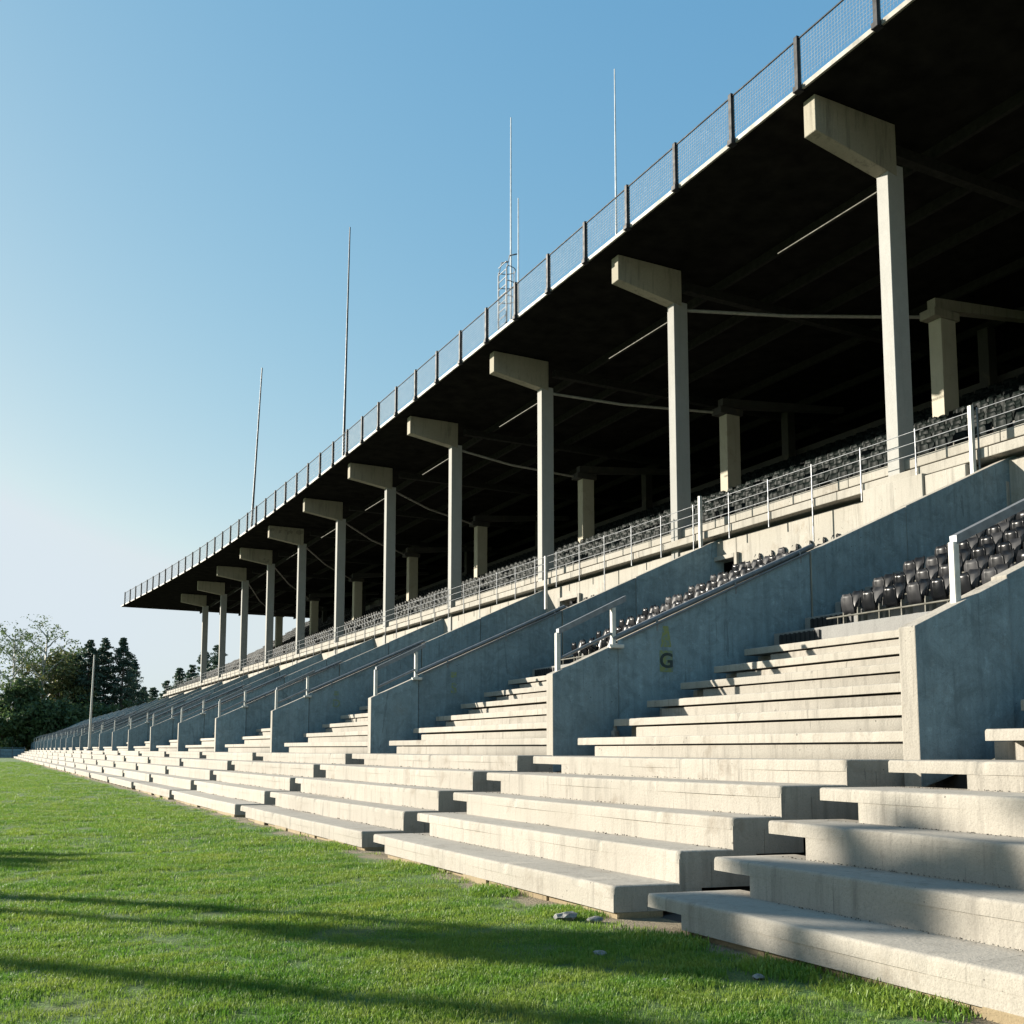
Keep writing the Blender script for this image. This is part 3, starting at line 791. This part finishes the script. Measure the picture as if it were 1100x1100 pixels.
rs = random.Random(3)
def scatter(d0, d1, dens, s0, s1):
    fx, fy = math.sin(YAW), math.cos(YAW)
    n = int(dens*(d1*d1-d0*d0)*.62)
    for _ in range(n):
        d = math.sqrt(rs.uniform(d0*d0, d1*d1)); l = rs.uniform(-.62, .62)*d
        x, y = d*fx + l*fy, d*fy - l*fx
        e = 5.30 - K*0 + .0
        lim = 4.92 + .62*mnoise.noise(Vector((y*1.3, 7, 0)))
        if x > 5.38: continue
        k = 1.0
        if x > lim:
            if rs.random() > .12: continue
        dn = mnoise.noise(Vector((x*.9, y*1.6, 1)))
        if rs.random() < .25 - dn*.5: continue
        pts.append((x, y, gz(x,y))); scl.append(rs.uniform(s0,s1)*(1 + .35*dn))
scatter(4.5, 9, 190, .75, 1.15)
scatter(9, 16, 105, .9, 1.35)
scatter(16, 30, 30, 1.1, 1.8)
scatter(30, 60, 9, 1.4, 2.2)
scatter(60, 130, 2.2, 1.8, 2.8)
# ranker weeds at the foot of the front step
for y in [i*.06 for i in range(40, 420)]:
    if mnoise.noise(Vector((y*.9, 2, 5))) > .2 and rs.random() < .5:
        x = 5.40 - K*0 - rs.uniform(-.0,.35); pts.append((x, y, 0)); scl.append(rs.uniform(.9,1.7))
for (x, y, r, n, sc) in ((5.1,7.15,.22,60,1.7),(5.2,5.9,.2,50,1.6),(5.25,5.2,.16,36,1.5),(5.2,8.9,.25,60,1.4),(5.2,10.6,.2,40,1.5),(5.3,4.75,.15,36,1.8),(5.25,13.2,.3,50,1.6),(5.2,16.5,.3,50,1.8)):
    for _ in range(n):
        a, q = rs.uniform(0,6.28), r*math.sqrt(rs.random()); xx = x + q*math.cos(a)*.7
        if xx < 5.40: pts.append((xx, y + q*math.sin(a)*1.6, gz(xx,y))); scl.append(sc*rs.uniform(.6,1.25))
me = bpy.data.meshes.new('grass'); me.from_pydata(pts, [], [])
at = me.attributes.new('scl', 'FLOAT', 'POINT'); at.data.foreach_set('value', scl)
go = link('grass', me); tag(go, 'short green grass of the pitch', 'grass', kind='stuff')
ng = bpy.data.node_groups.new('scatter_grass', 'GeometryNodeTree')
ng.interface.new_socket('Geometry', in_out='INPUT', socket_type='NodeSocketGeometry')
ng.interface.new_socket('Geometry', in_out='OUTPUT', socket_type='NodeSocketGeometry')
N = ng.nodes; gi = N.new('NodeGroupInput'); g2 = N.new('NodeGroupOutput')
iop = N.new('GeometryNodeInstanceOnPoints'); join = N.new('GeometryNodeJoinGeometry')
for tf in tufts:
    oi = N.new('GeometryNodeObjectInfo'); oi.inputs['Object'].default_value = tf; oi.inputs['As Instance'].default_value = True
    ng.links.new(oi.outputs['Geometry'], join.inputs[0])
ng.links.new(gi.outputs[0], iop.inputs['Points']); ng.links.new(join.outputs[0], iop.inputs['Instance'])
iop.inputs['Pick Instance'].default_value = True
rv = N.new('FunctionNodeRandomValue'); rv.data_type = 'FLOAT_VECTOR'; rv.inputs[0].default_value = (-.12,-.12,0); rv.inputs[1].default_value = (.12,.12,6.283)
ng.links.new(rv.outputs[0], iop.inputs['Rotation'])
na = N.new('GeometryNodeInputNamedAttribute'); na.data_type = 'FLOAT'; na.inputs[0].default_value = 'scl'
ng.links.new(na.outputs[0], iop.inputs['Scale']); ng.links.new(iop.outputs[0], g2.inputs[0])
md = go.modifiers.new('scatter', 'NODES'); md.node_group = ng

gv, gf = [], []
rg = random.Random(11)
for j in range(0, 4):
    a, c = BAYS[j]
    for n in range(1, 5):
        yy = max(a, 1.5) + .3
        while yy < c-.3:
            yy += rg.uniform(.004, .05)*(1 + 1.4*j)
            if mnoise.noise(Vector((yy*.8, n*7.3, j))) < -.12: continue
            r = rg.uniform(.003, .010)*(1 + .35*j); x = TX[n] - r - abs(rg.gauss(0,.035)); z = TZ[n-1] + r*.2
            p = Vector(SK(x, yy, z)); o = len(gv)
            gv += [tuple(p + Vector((q[0]*r*rg.uniform(.6,1.4), q[1]*r*rg.uniform(.6,1.4), q[2]*r*.8))) for q in ((1,0,0),(-1,0,0),(0,1,0),(0,-1,0),(0,0,1),(0,0,-.4))]
            gf += [(o+4,o,o+2),(o+4,o+2,o+1),(o+4,o+1,o+3),(o+4,o+3,o),(o+5,o+2,o),(o+5,o+1,o+2),(o+5,o+3,o+1),(o+5,o,o+3)]
me = bpy.data.meshes.new('grit'); me.from_pydata(gv, [], gf); me.materials.append(M['grit'])
tag(link('grit', me), 'dark grit and leaf litter gathered along the foot of the steps', 'grit', kind='stuff')

# scraps of rubble at the foot of the steps
def scrap(x, y, r, lab):
    rs = random.Random(int(x*1000+y*77)); bm = bmesh.new(); bmesh.ops.create_icosphere(bm, subdivisions=2, radius=r)
    for v in bm.verts:
        k = 1 + .45*mnoise.noise(v.co*(2.2/r) + Vector((x*9,y*5,0))); v.co = Vector((v.co.x*k*1.3, v.co.y*k, v.co.z*k*.5))
    me = bpy.data.meshes.new('rubble_piece'); bm.to_mesh(me); bm.free(); me.materials.append(M['litter'])
    o = link('rubble_piece', me, None, (x, y, .012+r*.25)); tag(o, lab, 'rubble', 'scraps of rubble on the grass')
scrap(4.98, 8.55, .085, 'largest grey lump of rubble beside the front step')
scrap(5.15, 8.30, .06, 'grey lump of rubble close against the front step')
scrap(4.35, 6.95, .045, 'white scrap lying on the open grass')
scrap(4.90, 5.75, .035, 'small white scrap near the nearest front step')
scrap(4.25, 5.95, .03, 'tiny pale scrap nearest the camera on the grass')
b = MB(); b.bbox(-.06,.06,-.05,.05,0,.12,.03,2); b.tube([(0,0,.11),(0,0,.2)], .035, 8)
o = b.build('white_can', M['litter'], None, SK(9.45, WALLS[1]-.25, UZ(0))); tag(o, 'small white container left on a step by the stencilled G wall', 'container')

# ------------------------------------------------------------------ trees
def leaf_cloud(b, c, rad, n, s, rs, flat=1.0):
    for _ in range(n):
        while True:
            d = Vector((rs.uniform(-1,1), rs.uniform(-1,1), rs.uniform(-1,1)))
            if d.length < 1: break
        p = Vector(c) + Vector((d.x*rad, d.y*rad, d.z*rad*flat))
        u = Vector((rs.gauss(0,1), rs.gauss(0,1), rs.gauss(0,1))).normalized(); w = u.orthogonal().normalized()
        w = (Matrix.Rotation(rs.uniform(0,6.28), 3, u) @ w); q = u.cross(w); k = s*rs.uniform(.6,1.3)
        b.add([p - w*k, p + q*k*.45, p + w*k, p - q*k*.45], [(0,1,2,3)])
def limb(b, p0, p1, r0, r1, rs, bend=.12):
    p0, p1 = Vector(p0), Vector(p1); L = (p1-p0).length
    ps = [p0 + (p1-p0)*(i/5) + Vector((rs.uniform(-1,1),rs.uniform(-1,1),rs.uniform(-.5,.5)))*L*bend*.25*(0<i<5) for i in range(6)]
    b.tube(ps, r0, 7, r1, False); return ps
def tree(kind, x, y, h, seed, label, group, name, spread=1.0, htf=None, base=0.0, leaf=None, bark=None, dens=1.0, lsize=1.0):
    rs = random.Random(seed); root = empty(name, (x, y, base)); t = MB(); f = MB()
    if kind == 'pine':
        limb(t, (0,0,0), (0,0,h*.97), h*.018, .03, rs, .02)
        nl = int(h*2.2)
        for i in range(nl):
            u = (i+.5)/nl; z = h*(.10+.90*u); rr = h*.20*spread*(1-u)**.75*rs.uniform(.45,1.25) + .2
            for q in range(5):
                a = rs.uniform(0,6.28); e = Vector((math.cos(a)*rr, math.sin(a)*rr, z - rr*.18))
                t.tube([(0,0,z),e], .05, 4, .015, False)
                for w in (.45,.72,1.0):
                    leaf_cloud(f, (e.x*w, e.y*w, z-rr*.18*w), .30+rr*.15, int(15*dens), .17*lsize, rs, .45)
        lf, bk_ = leaf or 'pine_leaf', bark or 'bark'
    else:
        ht = h*(htf or (.06 if kind == 'bush' else .34))
        top = (rs.uniform(-.04,.04)*h, rs.uniform(-.04,.04)*h, h*.80)
        tr = limb(t, (0,0,0), top, h*(.02 if htf else .011 if kind == 'birch' else .02), h*(.009 if htf else .004), rs, .06)
        nb = {'birch': 13, 'round': 16, 'bush': 14}[kind]; R0 = {'birch': .16, 'round': .27, 'bush': .48}[kind]*h*spread
        cl = []
        for i in range(nb):
            u = (i+.3)/nb; z = ht + (h*.78-ht)*u; a = i*2.4 + rs.uniform(-.5,.5)
            rr = R0*(.55+.6*math.sin(math.pi*min(1,u*.85+.12)))*rs.uniform(.6,1.1)
            i0 = min(4, int(5*z/(h*.8))); s0 = tr[i0].lerp(tr[i0+1], 5*z/(h*.8)-i0) if i0 < 5 else tr[5]
            e = Vector((s0.x + math.cos(a)*rr, s0.y + math.sin(a)*rr, z + rr*(.75 if kind == 'birch' else .35) + rs.uniform(0,.06)*h))
            ps = limb(t, s0, e, h*.006, .02, rs)
            for q in (3,4,5):
                cl.append(ps[q])
                for _ in range(2):
                    e2 = ps[q] + Vector((rs.uniform(-1,1),rs.uniform(-1,1),rs.uniform(-.3,.8)))*R0*.42
                    t.tube([ps[q], e2], .025, 4, .008, False); cl.append(e2)
        cl.append(Vector(top) + Vector((0,0,h*.08)))
        for c in cl:
            leaf_cloud(f, c, R0*(.24 if kind != 'birch' else .22)*rs.uniform(.6,1.25), int({'birch': 13, 'round': 42, 'bush': 46}[kind]*dens*rs.uniform(.5,1.3)), {'birch':.20,'round':.30,'bush':.30}[kind]*lsize, rs, .8)
        lf = leaf or {'birch': 'mid_leaf', 'round': 'dark_leaf', 'bush': 'dark_leaf'}[kind]; bk_ = bark or ('birch_bark' if kind == 'birch' else 'bark')
    t.build('trunk', M[bk_], root); f.build('crown', M[lf], root)
    tag(root, label, 'tree' if kind != 'bush' else 'shrub', group)
    return root
def at(px, s_):                      # lateral place for a photograph column at distance s along the stand
    u = 1/(px+20) - .000371
    return s_/(u*1396)
TG = 'trees beyond the far end'
TR = [('birch',  4, 232, 31, 'tall thin birch with pale stems at the left edge of the photo'),
      ('birch', 22, 240, 27, 'sparse birch second from the left edge, leaves thinning'),
      ('birch', 38, 236, 33, 'tallest airy tree, feathery top, left of the dark pines'),
      ('round', 12, 228, 17, 'dark round tree under the leftmost birch'),
      ('round', 55, 238, 23, 'yellowing broad tree between the birches and the dark pines'),
      ('round', 66, 246, 26, 'green domed tree just left of the dark pines'),
      ('pine',  80, 240, 22, 'smallest dark pine left of the pale pole'),
      ('pine',  92, 236, 25, 'dark pine directly behind the pale pole'),
      ('pine', 108, 240, 26, 'pointed dark pine just right of the pale pole'),
      ('pine', 128, 238, 26, 'broad dark pine, right one of the big pines'),
      ('pine', 139, 246, 22, 'dark pine tucked behind the broad right pine'),
      ('pine', 152, 250, 16, 'low dark pine near the end of the upper seats')]
for i, (k, px, s_, h, lab) in enumerate(TR):
    tree(k, at(px, s_), s_, h, 20+i, lab, TG, {'birch':'birch_tree','round':'broadleaf_tree','pine':'pine_tree'}[k],
         1.35 if k == 'pine' else 1.0, None, 0, 'yellow_leaf' if i == 4 else ('mid_leaf' if i == 5 else None), dens=.9, lsize=1.7 if k == 'pine' else 1.5)
for i, (px, s_, h) in enumerate([(2,222,9),(16,226,11),(30,224,10),(44,228,11),(58,226,12),(72,230,11),(86,226,10),(100,230,11),(114,228,10),(130,230,10)]):
    tree('bush', at(px, s_), s_, h, 60+i, f'dark undergrowth shrub below the trees, {ORD[i]} from the left', 'shrubs under the far trees', 'shrub', 1.15, None, -.5, dens=.8, lsize=1.5)
for i, (px, s_, h) in enumerate([(162,190,12.5),(176,185,13.5),(190,182,15.5),(203,180,16.0),(216,176,18),(231,172,18.8)]):
    tree('pine', at(px, s_), s_, h, 80+i, f'small bluish conifer behind the open upper seats, {ORD[i]} from the left', 'conifers behind the seats', 'conifer', 1.3, None, 0, dens=.55, lsize=1.5)
# trees left of the frame whose shadows cross the lawn and the near steps
for i, (x, y, h, ht, sp) in enumerate([(-19.9, 30.8, 16.0, .76, .30), (-20.8, 40.1, 12.0, .70, .35), (-17.7, 32.4, 15.0, .72, .27), (-24.0, 41.5, 13.0, .72, .35), (-17.5, 29.8, 12.6, .70, .30)]):
    tree('birch', x, y, h, 100+i, 'slender tree left of the pitch casting thin shade across the grass', 'trees beside the pitch', 'slender_tree', sp, ht, dens=1.7, lsize=.9)

# low fence at the far left
root = empty('boundary_fence', (-20, 216, 0)); tag(root, 'low weathered fence at the far end of the grass', 'fence')
for i in range(14):
    b = MB(); b.bbox(-.06,.06,-.06,.06,0,2.1,.01,1); b.build('post', M['steel'], root, (i*2.1, 0, 0))
b = MB()
for z in (.5, 1.2, 1.9): b.tube([(0,0,z),(13,0,z),(27.3,0,z)], .03, 5)
b.box(0, 27.3, .05, .08, .05, 1.7)
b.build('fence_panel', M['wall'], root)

# ------------------------------------------------------------------ light, sky, camera
SUN = Vector((-1.0, 1.08, .475)).normalized()
el = math.asin(SUN.z); rot = math.atan2(SUN.x, SUN.y)
w = bpy.data.worlds.new('World'); S.world = w; w.use_nodes = True
nt = w.node_tree; bg = nt.nodes['Background']; sky = nt.nodes.new('ShaderNodeTexSky')
sky.sky_type = 'NISHITA'; sky.sun_disc = False; sky.sun_elevation = el; sky.sun_rotation = rot
sky.air_density = 1.0; sky.dust_density = .6; sky.ozone_density = 2.0; sky.altitude = 0
# the hazy autumn sky of the photograph: softer contrast than the clear-air model, channel by channel
sep = nt.nodes.new('ShaderNodeSeparateColor'); com = nt.nodes.new('ShaderNodeCombineColor'); nt.links.new(sky.outputs[0], sep.inputs[0])
for q, (g, k, mx) in enumerate(((1.05, .078, .275), (.62, .123, .31), (.332, .180, .335))):
    pw = nt.nodes.new('ShaderNodeMath'); pw.operation = 'POWER'; pw.inputs[1].default_value = g; nt.links.new(sep.outputs[q], pw.inputs[0])
    ml = nt.nodes.new('ShaderNodeMath'); ml.operation = 'MULTIPLY'; ml.inputs[1].default_value = k/.12; nt.links.new(pw.outputs[0], ml.inputs[0])
    mn = nt.nodes.new('ShaderNodeMath'); mn.operation = 'MINIMUM'; mn.inputs[1].default_value = mx/.12; nt.links.new(ml.outputs[0], mn.inputs[0])
    nt.links.new(mn.outputs[0], com.inputs[q])
nt.links.new(com.outputs[0], bg.inputs[0]); bg.inputs[1].default_value = .12
ld = bpy.data.lights.new('sun', 'SUN'); ld.energy = 5.0; ld.angle = R(.5); ld.color = (1.0, .925, .80)
lo = link('sun', ld, None, (-60, 70, 40)); lo.rotation_euler = SUN.to_track_quat('Z', 'Y').to_euler()
cd = bpy.data.cameras.new('camera'); cam = link('camera', cd, None, (0,0,1.6)); S.camera = cam
cd.sensor_width = 36; cd.lens = 36; cd.clip_end = 5000; cd.clip_start = .05
cam.rotation_euler = (R(96), 0, -YAW); cd.shift_y = .12671
S.view_settings.view_transform = 'Standard'; S.view_settings.look = 'None'; S.view_settings.gamma = 1; S.view_settings.exposure = 1.38
S.view_settings.use_curve_mapping = False
S.cycles.max_bounces = 6; S.cycles.diffuse_bounces = 1
